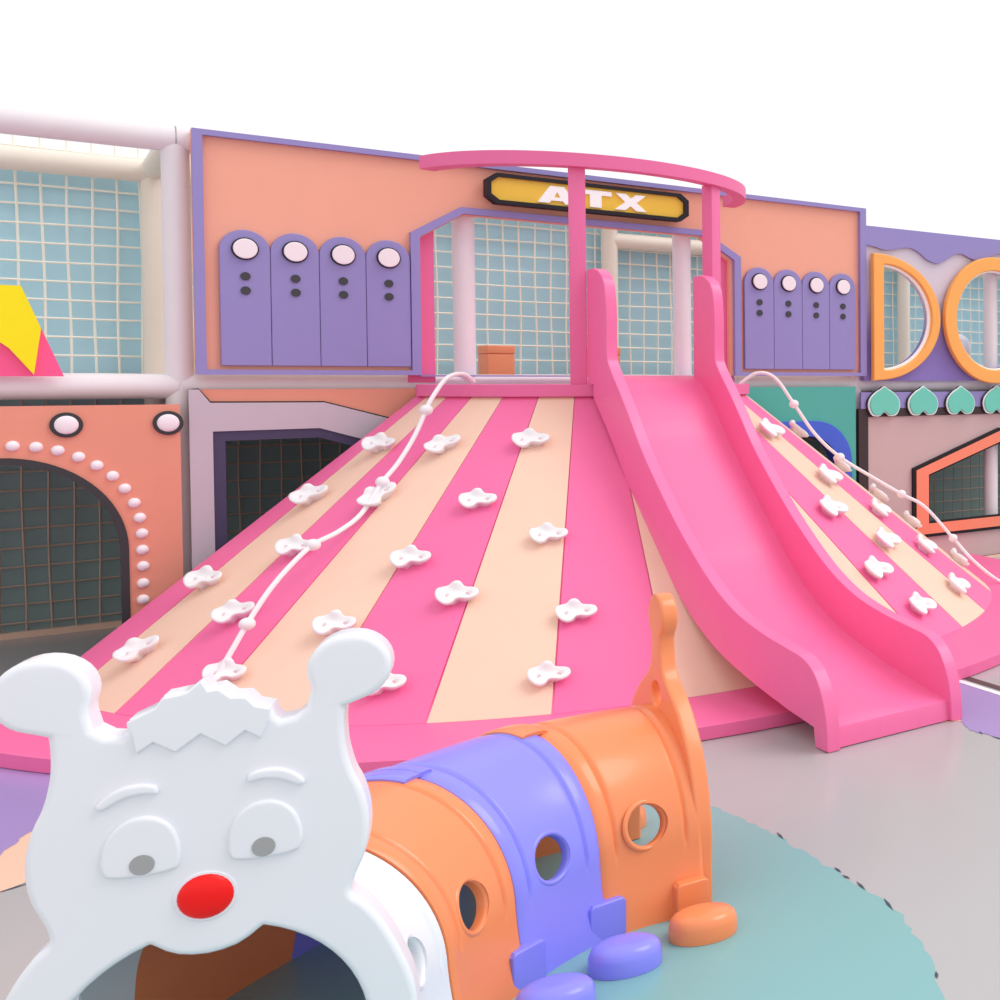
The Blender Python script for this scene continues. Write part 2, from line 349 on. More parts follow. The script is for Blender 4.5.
# ------------------------------------------------------------------ slide
sl = thing('slide', 'wide glossy pink slide with tall side rails running down the striped mound', 'slide', (3.567, -3, 0))
def sub(o, par): o.matrix_parent_inverse = Matrix.Translation(par.location).inverted()
topc = [(-1.60, 2.60), (-1.612, 2.45), (-1.612, 2.19), (-1.66, 2.09), (-1.86, 1.895), (-2.03, 1.72), (-2.25, 1.49), (-2.62, 1.18), (-2.92, .96), (-3.27, .745), (-3.59, .61), (-3.92, .535), (-4.22, .495), (-4.40, .47), (-4.51, .42), (-4.58, .345), (-4.63, .25), (-4.66, .13), (-4.668, .004)]
topc = [(v.x, v.y) for v in crom([(a, b, 0) for a, b in topc], 5)]
head = [(-1.235, 2.815), (-1.36, 2.82), (-1.45, 2.80), (-1.53, 2.755), (-1.58, 2.69)]
botc = [(v.x, v.y) for v in crom([(a, b, 0) for a, b in [(-4.24, .145), (-3.86, .21), (-3.45, .30), (-3.12, .42), (-2.83, .58), (-2.39, .905), (-2.02, 1.225), (-1.66, 1.58), (-1.37, 1.84)]], 4)]
prof = head + topc + [(-4.54, .004), (-4.52, .11)] + botc + [(-1.345, 1.87), (-1.345, 1.965), (-1.235, 1.965)]
for x in (3.119, 3.935):
    o = plate('side_rail', [prof], .08, 'hot', sl, x, .006, 'YZ'); sub(o, sl)
bedt = [(v.x, v.y) for v in crom([(a, b, 0) for a, b in [(-1.10, 2.03), (-1.23, 2.025), (-1.38, 1.965), (-1.56, 1.82), (-1.86, 1.52), (-2.21, 1.20), (-2.57, .895), (-2.80, .70), (-3.06, .53), (-3.43, .365), (-3.87, .25), (-4.22, .18), (-4.53, .135)]], 6)]
bedb = []
for i in range(len(bedt) - 1, -1, -1):
    a = Vector(bedt[max(i - 1, 0)]); b = Vector(bedt[min(i + 1, len(bedt) - 1)]); d = (b - a).normalized(); bedb.append((bedt[i][0] + d.y * .028 * (1), bedt[i][1] + d.x * .028))
bedp = bedt + [(-4.60, .125), (-4.625, .115), (-4.632, .09), (-4.64, .006), (-4.60, .006), (-4.585, .09)] + bedb
bedp = [p for p in bedp]
o = plate('slide_bed', [bedp], .742, 'hot', sl, 3.196, 0, 'YZ'); sub(o, sl)

# ------------------------------------------------------------------ climbing holds
HO = [(70, 320), (90, 275), (150, 250), (240, 228), (290, 190), (345, 168), (400, 180), (440, 215), (480, 245), (540, 258), (610, 270), (685, 303), (715, 360), (695, 410), (640, 440), (560, 448), (480, 432), (420, 428), (382, 445), (355, 480), (320, 508), (260, 520), (180, 490), (110, 430), (75, 370)]
HO = [((a - 385) / 648 * .232, -(b - 350) / 648 * .30) for a, b in HO][::-1]
def hold_mesh():
    out = [(v.x, v.y) for v in crom([(a, b, 0) for a, b in HO], 4, True)]
    n = len(out); bm = bmesh.new(); rows = []
    h1, h2 = (-.055, -.012), (.060, -.004)
    def H(x, y):
        z = .050 + .020 * math.exp(-(((x + .014) / .034) ** 2 + ((y - .066) / .026) ** 2))
        z -= .012 * math.exp(-(((x) / .07) ** 2 + ((y - .012) / .03) ** 2))
        for hx, hy in (h1, h2): z -= .016 * math.exp(-((x - hx) ** 2 + (y - hy) ** 2) / .013 ** 2)
        z += .012 * (abs(x) / .12) ** 2
        return z
    spec = [(.62, -.0), (.66, .012), (.86, .022), (.97, None), (1.0, None)]
    for s, z in [(.60, -.035), (.62, .008), (.80, .020), (.95, .027), (1.0, .040)]:
        rows.append([bm.verts.new((x * s, y * s, z + (.012 * (abs(x) / .12) ** 2 if s > .7 else 0))) for x, y in out])
    rows.append([bm.verts.new((x * .985, y * .985, H(x, y) - .001)) for x, y in out])
    for j in range(1, 14):
        s = .95 * (1 - j / 14)
        rows.append([bm.verts.new((x * s, y * s, H(x * s, y * s))) for x, y in out])
    for a, b in zip(rows, rows[1:]):
        for k in range(n): bm.faces.new((a[k], a[(k + 1) % n], b[(k + 1) % n], b[k]))
    bm.faces.new(rows[-1]); bm.faces.new(rows[0][::-1])
    bmesh.ops.recalc_face_normals(bm, faces=bm.faces)
    me = bpy.data.meshes.new('hold_body'); bm.to_mesh(me); bm.free(); return me
hme = hold_mesh(); hme.materials.append(M['hold'])
for p in hme.polygons: p.use_smooth = True
bme = None
def bolt_mesh():
    bm = bmesh.new(); n = 16; prof = [(.019, -.004), (.019, .002), (.0135, .003), (.011, -.001), (.004, -.001)]
    rows = [[bm.verts.new((r * math.cos(2 * PI * k / n), r * math.sin(2 * PI * k / n), z)) for k in range(n)] for r, z in prof]
    for a, b in zip(rows, rows[1:]):
        for k in range(n): bm.faces.new((a[k], a[(k + 1) % n], b[(k + 1) % n], b[k]))
    bm.faces.new(rows[-1]); bm.faces.new(rows[0][::-1]); bmesh.ops.recalc_face_normals(bm, faces=bm.faces)
    me = bpy.data.meshes.new('bolt'); bm.to_mesh(me); bm.free()
    for p in me.polygons: p.use_smooth = True
    me.materials.append(M['bolt']); return me
bme = bolt_mesh()
# azimuth on the mound, radius, turn in its plane, label
HL = [
 (-159.0, 1.70, 0, 'white climbing hold on the leftmost cream stripe, topmost of that stripe'),
 (-162.6, 2.10, 25, 'white climbing hold second from the top on the leftmost cream stripe'),
 (-153.0, 2.44, 0, 'white climbing hold touching the third ball of the left rope'),
 (-164.2, 2.69, 5, 'white climbing hold second from the bottom on the leftmost cream stripe'),
 (-161.1, 3.11, 40, 'white climbing hold turned sideways, lowest on the leftmost cream stripe'),
 (-141.1, 1.69, 30, 'white climbing hold topmost on the second cream stripe from the left'),
 (-146.1, 2.08, 50, 'white climbing hold tucked under the left rope just below its second ball'),
 (-152.1, 2.85, 20, 'white climbing hold beside the lowest visible ball of the left rope'),
 (-145.7, 3.17, 0, 'white climbing hold behind the left rope just above the white animal hair tuft'),
 (-121.7, 1.65, 0, 'white climbing hold topmost at the left edge of the third cream stripe'),
 (-127.4, 2.10, 0, 'white climbing hold on the pink stripe between second and third cream stripes, topmost there'),
 (-133.0, 2.49, 0, 'white climbing hold on the border between second cream stripe and next pink stripe'),
 (-137.3, 2.89, 0, 'white climbing hold directly above the right ear of the white animal'),
 (-115.1, 2.35, 0, 'white climbing hold on the third cream stripe, second from its top, near its right edge'),
 (-124.8, 2.72, 0, 'white climbing hold crossing the left edge of the third cream stripe, lower one'),
 (-110.9, 2.86, 0, 'white climbing hold left on the pink stripe beside the slide, above the lowest one'),
 (-113.3, 3.21, 0, 'lowest white climbing hold on the third cream stripe, above the violet tunnel section'),
 (-128.6, 3.21, 0, 'white climbing hold half hidden by the right ear of the white animal'),
 (-55.1, 1.64, -12, 'white climbing hold topmost on the right cream stripe beside the slide rail'),
 (-24.0, 1.70, -15, 'white climbing hold on the right mound edge, topmost against the green board'),
 (-51.9, 2.10, -12, 'white climbing hold on the right cream stripe, second from the top'),
 (-25.7, 2.08, -15, 'white climbing hold on the right mound edge in front of the blue arched window'),
 (-63.0, 2.35, -12, 'white climbing hold on the pink stripe right of the slide, topmost of that stripe'),
 (-25.8, 2.41, -15, 'white climbing hold on the right mound edge in front of the mauve board, topmost there'),
 (-45.7, 2.46, -12, 'white climbing hold on the outer right pink stripe, topmost of that stripe'),
 (-56.7, 2.68, -12, 'white climbing hold in the middle of the right cream stripe'),
 (-66.5, 2.86, -12, 'white climbing hold on the pink stripe right of the slide, middle of that stripe'),
 (-28.0, 2.70, -15, 'white climbing hold on the right mound edge below the coral house window corner'),
 (-44.7, 2.84, -12, 'white climbing hold on the outer right pink stripe, middle of that stripe'),
 (-64.6, 3.18, -12, 'lowest white climbing hold on the pink stripe right of the slide'),
 (-30.0, 3.12, -15, 'white climbing hold on the right mound edge, lowest one against the pink plinth'),
 (-50.2, 3.17, -12, 'lowest white climbing hold on the right cream stripe'),
]
for i, (th, r, rot, lb) in enumerate(HL):
    if r * 1 > 3.3: r = 3.3
    er = Vector((math.cos(R(th)), math.sin(R(th)), 0)); nr = Vector((er.x * nrm_r, er.y * nrm_r, nrm_z)); tx = Vector((-er.y, er.x, 0)); upv = nr.cross(tx)
    base = Vector((SC, 0, 0)) + er * r + Vector((0, 0, cz(r))) - upv * .05 + tx * .01
    te = th * .5 - 57 if th < -90 else th - 2; lift = .02 * abs(th - te) / 25
    er = Vector((math.cos(R(te)), math.sin(R(te)), 0)); n2 = Vector((er.x * nrm_r, er.y * nrm_r, nrm_z)); tx = Vector((-er.y, er.x, 0)); upv = n2.cross(tx); base += nr * lift; nr = n2
    # picture anchors sit on the hold face: step back along the sight line onto the surface
    m = Matrix((tx, upv, nr)).transposed().to_4x4() @ Matrix.Rotation(R(rot), 4, 'Z') @ Matrix.Scale(1.04 + .03 * math.sin(i * 2.3), 4)
    m.translation = base + nr * .0015
    if th > -90: m = m @ Matrix.Diagonal((1.12, 1.32, 1.15, 1))
    t = thing('climbing_hold', lb, 'climbing hold', group='white climbing holds on the striped mound'); t.matrix_world = m
    b = bpy.data.objects.new('hold_body', hme); COL.objects.link(b); b.parent = t
    for (hx, hy) in ((-.055, -.012), (.060, -.004)):
        q = bpy.data.objects.new('bolt', bme); COL.objects.link(q); q.parent = t; q.location = (hx, hy, .036 + .012 * (abs(hx) / .12) ** 2)

# ------------------------------------------------------------------ ropes
def rope(th, prof, balls, label):
    t = thing('climbing_rope', label, 'rope')
    e = Vector((math.cos(R(th)), math.sin(R(th)), 0)); P = lambda r, z: Vector((SC, 0, 0)) + e * r + Vector((0, 0, z))
    pts = crom([P(*p) for p in prof], 8)
    tube('rope_cord', pts, .0155, 'rope', t, 10)
    for r, z in balls: ball('rope_ball', P(r, z), .042, 'rope', t, (1, 1, .9))
rope(-146, [(1.261, 1.981), (1.368, 2.039), (1.52, 2.01), (1.66, 1.868), (1.715, 1.784), (1.824, 1.599), (1.964, 1.428), (2.094, 1.31), (2.269, 1.114), (2.446, 1.019), (2.628, 0.961), (2.789, 0.854), (2.937, 0.721), (3.074, 0.556), (3.151, 0.449), (3.226, 0.344), (3.293, 0.246), (3.364, 0.185)],
     [(1.715, 1.784), (2.094, 1.31), (2.628, 0.961), (3.074, 0.556)], 'white climbing rope with ball knots on the left side of the striped mound')
rope(-28, [(1.257, 1.959), (1.401, 2.056), (1.554, 2.012), (1.715, 1.78), (1.896, 1.51), (2.113, 1.299), (2.397, 1.112), (2.662, 0.949), (2.876, 0.823), (3.134, 0.526), (3.339, 0.293), (3.576, 0.1), (3.69, 0.1)],
     [(1.715, 1.78), (2.113, 1.299), (2.662, 0.949), (3.134, 0.526)], 'white climbing rope with ball knots arching over the right edge of the striped mound')

# ------------------------------------------------------------------ left arch panel
lp = thing('arch_panel', 'coral board at lower left with black rimmed arch opening and white bead lights', 'facade panel', (0, 0, 0))
AX, AZ, AR = -.06, .86, .62
arch = [(AX - AR, .10)] + [(AX + AR * math.cos(R(a)), AZ + .64 * math.sin(R(a))) for a in range(180, -1, -5)] + [(AX + AR, .10)]
plate('coral_board', [[(-1.0, .02), (.842, .02), (.842, 1.828), (-1.0, 1.828)], arch], .05, 'peachlow', lp, 0)
ai = [(AX + (x - AX) * .93, .10 if z < .2 else AZ + (z - AZ) * .93) for x, z in arch]
plate('black_arch_rim', [arch[::1] + [(AX + AR, .10)][:0], ai], .07, 'black', lp, -.012)
for k, (x, z) in enumerate([(-.76, .736), (-.75, .958), (-.72, 1.168), (-.60, 1.356), (-.45, 1.491), (-.24, 1.564), (-.11, 1.575), (.006, 1.575), (.115, 1.564), (.218, 1.538), (.318, 1.491), (.407, 1.43), (.485, 1.356), (.545, 1.268), (.592, 1.168), (.619, 1.065), (.629, .958), (.629, .847), (.631, .736), (.629, .62), (.627, .509)]):
    dome('bead_light', (x, 0, z), .034, .026, 'lamp', lp)
for x in (-.30, .262, .777):
    rg = plate('lamp_ring', [circ(x, 1.703, .082)], .02, 'black', lp, -.02, .005)
    dome('lamp_lens', (x, -.02, 1.703), .06, .018, 'lamp', rg, n=28)
# star ornament
st = thing('star_ornament', 'yellow and pink pointed star board standing on the left balcony edge', 'ornament', (0, 0, 0))
plate('yellow_point', [[(-.62, 2.02), (-.22, 2.28), (-.10, 2.29), (.0, 2.20), (.114, 2.03), (.153, 2.33), (.063, 2.60), (-.40, 2.60), (-.55, 2.3)]], .03, 'yellow', st, .02)
plate('pink_point', [[(-.7, 2.02), (.258, 2.02), (.153, 2.335), (.06, 2.40), (-.5, 2.40)]], .02, 'starpink', st, .052)

# ------------------------------------------------------------------ lower middle-left panel
wp = thing('window_panel', 'pale lilac board with angular plum framed window beside the striped mound', 'facade panel', (0, 0, 0))
plate('coral_board', [[(.93, 1.80), (2.30, 1.60), (2.30, 1.93), (.93, 1.93)]], .02, 'peachlow', wp, .055)
lil = [(.892, .02), (2.75, .02), (2.75, 1.49), (2.043, 1.716), (1.678, 1.83), (1.009, 1.836), (.947, 1.93), (.892, 1.93)]
win = [(1.02, .20), (2.5, .20), (2.5, 1.37), (1.869, 1.565), (1.645, 1.641), (1.02, 1.635)]
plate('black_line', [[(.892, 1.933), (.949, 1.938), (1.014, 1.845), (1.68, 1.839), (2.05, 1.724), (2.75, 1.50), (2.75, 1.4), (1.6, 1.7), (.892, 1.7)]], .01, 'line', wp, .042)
plate('lilac_board', [lil, win], .03, 'lilac', wp, .01)
wi = [(1.09, .27), (2.43, .27), (2.43, 1.31), (1.85, 1.50), (1.64, 1.572), (1.09, 1.566)]
plate('plum_window_frame', [win, wi], .28, 'plum', wp, .02)

# ------------------------------------------------------------------ green panel right of the mound
gp = thing('green_panel', 'green board with rounded blue arched window right of the striped mound', 'facade panel', (0, 0, 0))
def grow0(poly, d):
    cx0 = sum(p[0] for p in poly) / len(poly); cz0 = sum(p[1] for p in poly) / len(poly)
    return [(x + (d if x > cx0 else -d), z + (d if z > cz0 else -d)) for x, z in poly]
def arch_win(x0, x1, z0, zt, r, n=10):
    return [(x0, z0), (x1, z0)] + [(x1 - r + r * math.cos(R(a)), zt - r + r * math.sin(R(a))) for a in range(0, 91, 9)] + [(x0 + r + r * math.cos(R(a)), zt - r + r * math.sin(R(a))) for a in range(90, 181, 9)]
gw = arch_win(4.95, 6.13, .2, 1.592, .42); gi = arch_win(5.10, 5.985, .34, 1.44, .34)
plate('green_board', [[(4.6, .02), (6.19, .02), (6.19, 1.925), (4.6, 1.925)], gw], .04, 'green', gp, .02)
plate('blue_window_frame', [gw, gi], .10, 'blue', gp, -.005, .004)
plate('blue_window_jamb', [grow0(gi, .012), gi], .10, 'blue', gp, .08)

# ------------------------------------------------------------------ upper right lavender letter board
lb = thing('letter_board', 'lavender board with wavy valance at the upper right behind amber letters', 'facade panel', (0, 0, 0))
Dc = (6.553, 2.643)
D_in = [(6.484, 2.10)] + [(6.484 + .60 * math.sin(R(a)), 2.643 - .543 * math.cos(R(a))) for a in range(0, 181, 6)][1:-1] + [(6.484, 3.186)]
Ocx, Ocz = 7.935, 2.655
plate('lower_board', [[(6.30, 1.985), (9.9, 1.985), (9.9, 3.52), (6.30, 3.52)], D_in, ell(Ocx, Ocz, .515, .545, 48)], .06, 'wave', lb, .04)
wv = []
x = 6.30
vz = crom([(a, b, 0) for a, b in [(6.28, 3.375), (6.426, 3.355), (6.522, 3.334), (6.619, 3.34), (6.767, 3.372), (6.867, 3.376), (6.968, 3.335), (7.07, 3.269), (7.199, 3.24), (7.304, 3.286), (7.411, 3.348), (7.518, 3.367), (7.627, 3.331), (7.737, 3.311), (7.849, 3.336), (8.048, 3.407), (8.25, 3.37), (8.5, 3.27), (8.8, 3.36), (9.2, 3.27), (9.9, 3.36)]], 5)
plate('wavy_valance', [[(v.x, v.y) for v in vz] + [(9.9, 3.566), (6.28, 3.566)]], .03, 'purple', lb, .005, .003)
def sign_letter(name, loops_o, loops_i, rim, label):
    t = thing(name, label, 'letter', group='large amber letters on the letter board')
    plate('letter_body', [loops_o, loops_i], .066, 'amber', t, -.064, .012)
    plate('white_inner_rim', [loops_i, rim], .02, 'letter', t, -.022)
    return t
def dshape(x0, w, hz, cz_, n=6): return [(x0, cz_ - hz)] + [(x0 + w * math.sin(R(a)), cz_ - hz * math.cos(R(a))) for a in range(0, 181, n)][1:-1] + [(x0, cz_ + hz)]
Dout = [(6.358, 1.985)] + [(6.40 + .79 * math.sin(R(a)), 2.638 - .648 * math.cos(R(a))) for a in range(0, 181, 5)] + [(6.358, 3.283)]
sign_letter('amber_letter', Dout, dshape(6.484, .60, .545, 2.638), dshape(6.484, .565, .522, 2.638), 'large amber letter D on the lavender board beside the peach facade')
sign_letter('amber_letter', ell(Ocx, Ocz, .685, .70, 64), ell(Ocx, Ocz, .53, .553, 64), ell(Ocx, Ocz, .505, .535, 64), 'large amber letter O cut by the right edge of the view')
ball('play_ball', (7.90, .62, 2.36), .17, 'white')
tag(bpy.data.objects['play_ball'], 'white ball seen through the lower left of the amber letter O', 'ball')

# ------------------------------------------------------------------ shell strip and mauve house panel
hp = thing('house_panel', 'dusty mauve board with dark brown trim and coral house shaped window', 'facade panel', (0, 0, 0))
plate('lavender_strip', [rect(6.25, 1.70, 9.9, 1.868)], .03, 'purple', hp, .012)
plate('brown_trim', [rect(6.22, .02, 9.9, 1.70), rect(6.33, .03, 9.89, 1.615)], .05, 'brown', hp, .01)
hw = [(6.905, .35), (9.15, .35), (9.15, 1.05), (8.03, 1.42), (6.905, 1.035)]
hwi = [(7.06, .46), (8.995, .46), (8.995, .96), (8.03, 1.30), (7.06, .985)]
plate('mauve_board', [rect(6.33, .03, 9.89, 1.615), hw], .04, 'mauve', hp, .03)
def grow(poly, d):
    c = Vector((sum(p[0] for p in poly) / len(poly), sum(p[1] for p in poly) / len(poly))); n = len(poly); out = []
    for i in range(n):
        a, b, e = Vector(poly[i - 1]), Vector(poly[i]), Vector(poly[(i + 1) % n])
        n1 = Vector(((b - a).y, -(b - a).x)).normalized(); n2 = Vector(((e - b).y, -(e - b).x)).normalized()
        k = (n1 + n2) / (1 + n1.dot(n2)); out.append(tuple(b + k * d))
    return out
plate('black_outline', [grow(hw, .035), grow(hwi, -.02)], .04, 'line', hp, -.004)
plate('coral_window_frame', [hw, hwi], .05, 'coral', hp, -.016)
for k, (cx_, lbl) in enumerate(((6.506, 'a'), (6.99, 'b'), (7.483, 'c'), (7.98, 'd'), (8.47, 'e'))):
    def shell(s):
        pts = [(-.10, -.13), (-.045, -.135), (-.02, -.115), (0, -.10), (.02, -.115), (.045, -.135), (.10, -.13), (.13, -.09), (.142, -.03), (.125, .03), (.075, .085), (.035, .11), (0, .135), (-.035, .11), (-.075, .085), (-.125, .03), (-.142, -.03), (-.13, -.09)]
        return [(cx_ + a.x * s * 1.28, 1.775 + a.y * s * 1.08) for a in crom([(p[0], p[1], 0) for p in pts], 3, True)]
    q = plate('shell_shape', [shell(.97)], .03, 'mint', hp, -.036, .004)
    plate('white_shell_rim', [shell(1.06)], .01, 'letter', q, -.018)
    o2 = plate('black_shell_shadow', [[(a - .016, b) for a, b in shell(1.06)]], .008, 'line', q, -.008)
plate('mint_skirting', [rect(6.25, .0, 9.9, .028)], .03, 'cream', hp, .0)

# ------------------------------------------------------------------ caterpillar tunnel
tn = thing('crawl_tunnel', 'caterpillar crawl tunnel with white animal face, orange and violet sections', 'play tunnel', (.9, -5.9, 0))
INV = Matrix.Translation((.9, -5.9, 0)).inverted()
RG = dict(H=(.353, -6.385, 17.0), A=(.564, -6.019, 33.8), B=(.925, -5.67, 54.2), C=(1.39, -5.453, 75.1), D=(1.885, -5.487, 93.6))
W, HH = .436, .678
def ringpt(A, B, t, s, off):
    """s in 0..1 right base -> over the top -> left base"""
    th = R(A[2] + (B[2] - A[2]) * t); d = Vector((B[0] - A[0], B[1] - A[1]))
    # gentle arc between the two rings
    x = A[0] + d.x * t; y = A[1] + d.y * t; b = math.sin(PI * t) * d.length * .043
    nx, ny = d.y / d.length, -d.x / d.length
    x -= nx * b; y -= ny * b
    st = HH - W; per = 2 * st + PI * W; l = s * per
    if l < st: u, z, nu, nz_ = W, l, 1, 0
    elif l > per - st: u, z, nu, nz_ = -W, per - l, -1, 0
    else: a = (l - st) / W; u, z, nu, nz_ = W * math.cos(a), st + W * math.sin(a), math.cos(a), math.sin(a)
    u += (.04 * max(0, (.26 - z) / .26) ** 1.4 if u > 0 else -.04 * max(0, (.26 - z) / .26) ** 1.4); u += nu * off; z += nz_ * off
    return Vector((x + u * math.cos(th), y - u * math.sin(th), z))
PER = 2 * (HH - W) + PI * W
def seg_mesh(A, B, t0, t1, offo, offi, grooves=True, s0=0, s1=1, nt=26, ns=72, flat=''):
    bm = bmesh.new(); g = []
    ts = [t0 + (t1 - t0) * i / nt for i in range(nt + 1)]
    if grooves: ts = sorted(set([round(v, 4) for v in ts] + [.13, .145, .16, .175, .19, .81, .825, .84, .855, .87]))
    ss = [s0 + (s1 - s0) * j / ns for j in range(ns + 1)]
    for side in (0, 1):
        lay = []
        for t in ts:
            row = []
            for s in ss:
                off = offo if side == 0 else offi
                if side == 0 and grooves:
                    z = min(s, 1 - s) * PER; f = max(0, min(1, (z - .26) / .02))
                    for gc in (.16, .84): off -= .009 * f * math.exp(-((t - gc) / .016) ** 2)
                    off += .004 * (1 if .2 < t < .8 else 0) * f * 0
                e = min(abs(t - t0), abs(t - t1)); off -= .008 * math.exp(-e / .012) if side == 0 and not (flat == 'a' and t - t0 < t1 - t or flat == 'b' and t - t0 > t1 - t) else 0
                row.append(bm.verts.new(ringpt(A, B, t, s, off)))
            lay.append(row)
        g.append(lay)
    a, b = g; n, m_ = len(ts) - 1, len(ss) - 1
    for i in range(n):
        for j in range(m_):
            bm.faces.new((a[i][j], a[i][j + 1], a[i + 1][j + 1], a[i + 1][j])); bm.faces.new((b[i][j], b[i + 1][j], b[i + 1][j + 1], b[i][j + 1]))
        for j in (0, m_): bm.faces.new((a[i][j], a[i + 1][j], b[i + 1][j], b[i][j]))
    for j in range(m_):
        for i in (0, n): bm.faces.new((a[i][j], a[i][j + 1], b[i][j + 1], b[i][j]))
    bmesh.ops.recalc_face_normals(bm, faces=bm.faces)
    me = bpy.data.meshes.new('tunnel_section'); bm.to_mesh(me); bm.free(); return me
def hole_frame(A, B, t, phi_deg, right=True):
    a = R(phi_deg); l = (HH - W) + W * a; s = l / PER
    if not right: s = 1 - s
    p = ringpt(A, B, t, s, 0); q = ringpt(A, B, t, s, .1); n = (q - p).normalized()
    d = (ringpt(A, B, t + .02, s, 0) - ringpt(A, B, t - .02, s, 0)).normalized(); u = n.cross(d).normalized(); d = u.cross(n)
    return p, d, u, n
def section(a, b, m, t0=0, t1=1, th=.48, rx=.073, offo=0.0, name='tunnel_section', rz=.077):
    A, B = RG[a], RG[b]
    o = link(name, seg_mesh(A, B, t0, t1, offo, offo - .032), m, tn); o.matrix_parent_inverse = INV
    for right in (True, False):
        p, d, u, n = hole_frame(A, B, th, 15, right)
        bm = bmesh.new(); k = 40; rs = []
        for dep in (-.12, .12): rs.append([bm.verts.new(p + n * dep + d * rx * math.cos(2 * PI * i / k) + u * rz * math.sin(2 * PI * i / k)) for i in range(k)])
        for i in range(k): bm.faces.new((rs[0][i], rs[0][(i + 1) % k], rs[1][(i + 1) % k], rs[1][i]))
        bm.faces.new(rs[0][::-1]); bm.faces.new(rs[1]); bmesh.ops.recalc_face_normals(bm, faces=bm.faces)
        cm = bpy.data.meshes.new('cut'); bm.to_mesh(cm); bm.free(); co = bpy.data.objects.new('cut', cm); COL.objects.link(co)
        md_ = o.modifiers.new('b', 'BOOLEAN'); md_.object = co; md_.operation = 'DIFFERENCE'; md_.solver = 'EXACT'
        bpy.context.view_layer.update(); me = bake(o); o.modifiers.clear(); o.data = me; bpy.data.objects.remove(co)
        # rounded moulded rim round the port hole
        bm = bmesh.new(); rows = []
        for (g, h) in ((-.004, -.034), (-.005, -.012), (-.001, .000), (.006, .0045), (.013, .002), (.017, -.004)):
            rows.append([bm.verts.new(p + n * (h + offo) + d * (rx + g) * math.cos(2 * PI * i / k) + u * (rz + g) * math.sin(2 * PI * i / k) - n * (((rz + g) * math.sin(2 * PI * i / k)) ** 2 / (2 * W))) for i in range(k)])
        for r1, r2 in zip(rows, rows[1:]):
            for i in range(k): bm.faces.new((r1[i], r1[(i + 1) % k], r2[(i + 1) % k], r2[i]))
        bmesh.ops.recalc_face_normals(bm, faces=bm.faces)
        for f in bm.faces: f.smooth = True
        rm = bpy.data.meshes.new('port_rim'); bm.to_mesh(rm); bm.free(); q = link('port_rim', rm, m, o)
    sharp_smooth(o.data, 28); o.data.materials.clear(); o.data.materials.append(M[m])
    return o
def tab(a, b, t0, t1, s0, s1, m, par, off=.012):
    o = link('moulded_tab', seg_mesh(RG[a], RG[b], t0, t1, off, -.002, False, s0, s1, 8, 14, 'a' if t0 < .5 else 'b'), m, par); sharp_smooth(o.data, 40); return o
s_w = section('H', 'A', 'white', 0, .985, .42, .06, -.006, rz=.068)
s_1 = section('A', 'B', 'tor', 0, 1.0, .45)
s_v = section('B', 'C', 'tvi', 0, 1.0, .47, offo=.002)
s_2 = section('C', 'D', 'tor', 0, 1.0, .47)
zt = .135 / PER
for (pa, pb, nx_a, nx_b, m, par) in (('A', 'B', 'B', 'C', 'tvi', s_v), ('B', 'C', 'C', 'D', 'tvi', s_v)):
    pass
def ext(a, b): return RG[a], RG[b]
tab('A', 'B', .86, 1.0, .46, .60, 'tvi', s_v, .012); tab('B', 'C', 0, .10, .46, .60, 'tvi', s_v, .013)
tab('B', 'C', .86, 1.0, .46, .60, 'tor', s_2, .013); tab('C', 'D', 0, .06, .46, .60, 'tor', s_2, .012)
# low flat plates across each joint, down to the floor
def low_plate(x, y, th, w, m, par, h=.135):
    o = plate('joint_plate', [[(-w / 2, .003), (w / 2, .003), (w / 2, h - .012), (w / 2 - .012, h), (-w / 2 + .012, h), (-w / 2, h - .012)]], .05, m, par, -.025, .006)
    o.location = (x, y, 0); o.rotation_euler = (0, 0, R(90 - th)); return o
for k, w, m, par, th in (('B', .13, 'tvi', s_v, 66), ('C', .13, 'tvi', s_v, 86), ('D', .12, 'tor', s_2, 94)):
    x, y, a = RG[k]; sh = -.055 if k == 'D' else 0
    low_plate(x + (W + .022) * math.cos(R(a)) + sh, y - (W + .022) * math.sin(R(a)), th, w, m, par)
def foot(x, y, m, az=112, a=.116, b=.086, h=.096):
    bm = bmesh.new(); n = 40; rows = []
    for (k, z) in ((1.0, .002), (1.02, .02), (1.0, .055), (.94, .076), (.82, .089), (.62, .096), (.35, .099), (.1, .1)):
        rows.append([bm.verts.new((k * a * math.cos(2 * PI * i / n), k * b * math.sin(2 * PI * i / n), z * h / .1)) for i in range(n)])
    for r1, r2 in zip(rows, rows[1:]):
        for i in range(n): bm.faces.new((r1[i], r1[(i + 1) % n], r2[(i + 1) % n], r2[i]))
    bm.faces.new(rows[0][::-1]); bm.faces.new(rows[-1]); bmesh.ops.recalc_face_normals(bm, faces=bm.faces)
    me = bpy.data.meshes.new('tunnel_foot'); bm.to_mesh(me); bm.free(); sharp_smooth(me, 60)
    o = link('tunnel_foot', me, m, tn); o.matrix_parent_inverse = INV; o.location = (x, y, 0); o.rotation_euler = (0, 0, R(90 - az)); return o
foot(1.768, -6.118, 'tor'); foot(1.478, -6.152, 'tvi'); foot(1.213, -6.272, 'tvi')
for k, m in (('B', 'tvi'), ('C', 'tvi'), ('D', 'tor')):
    x, y, th = RG[k]; foot(x - (W + .12) * math.cos(R(th)), y + (W + .12) * math.sin(R(th)), m, th)

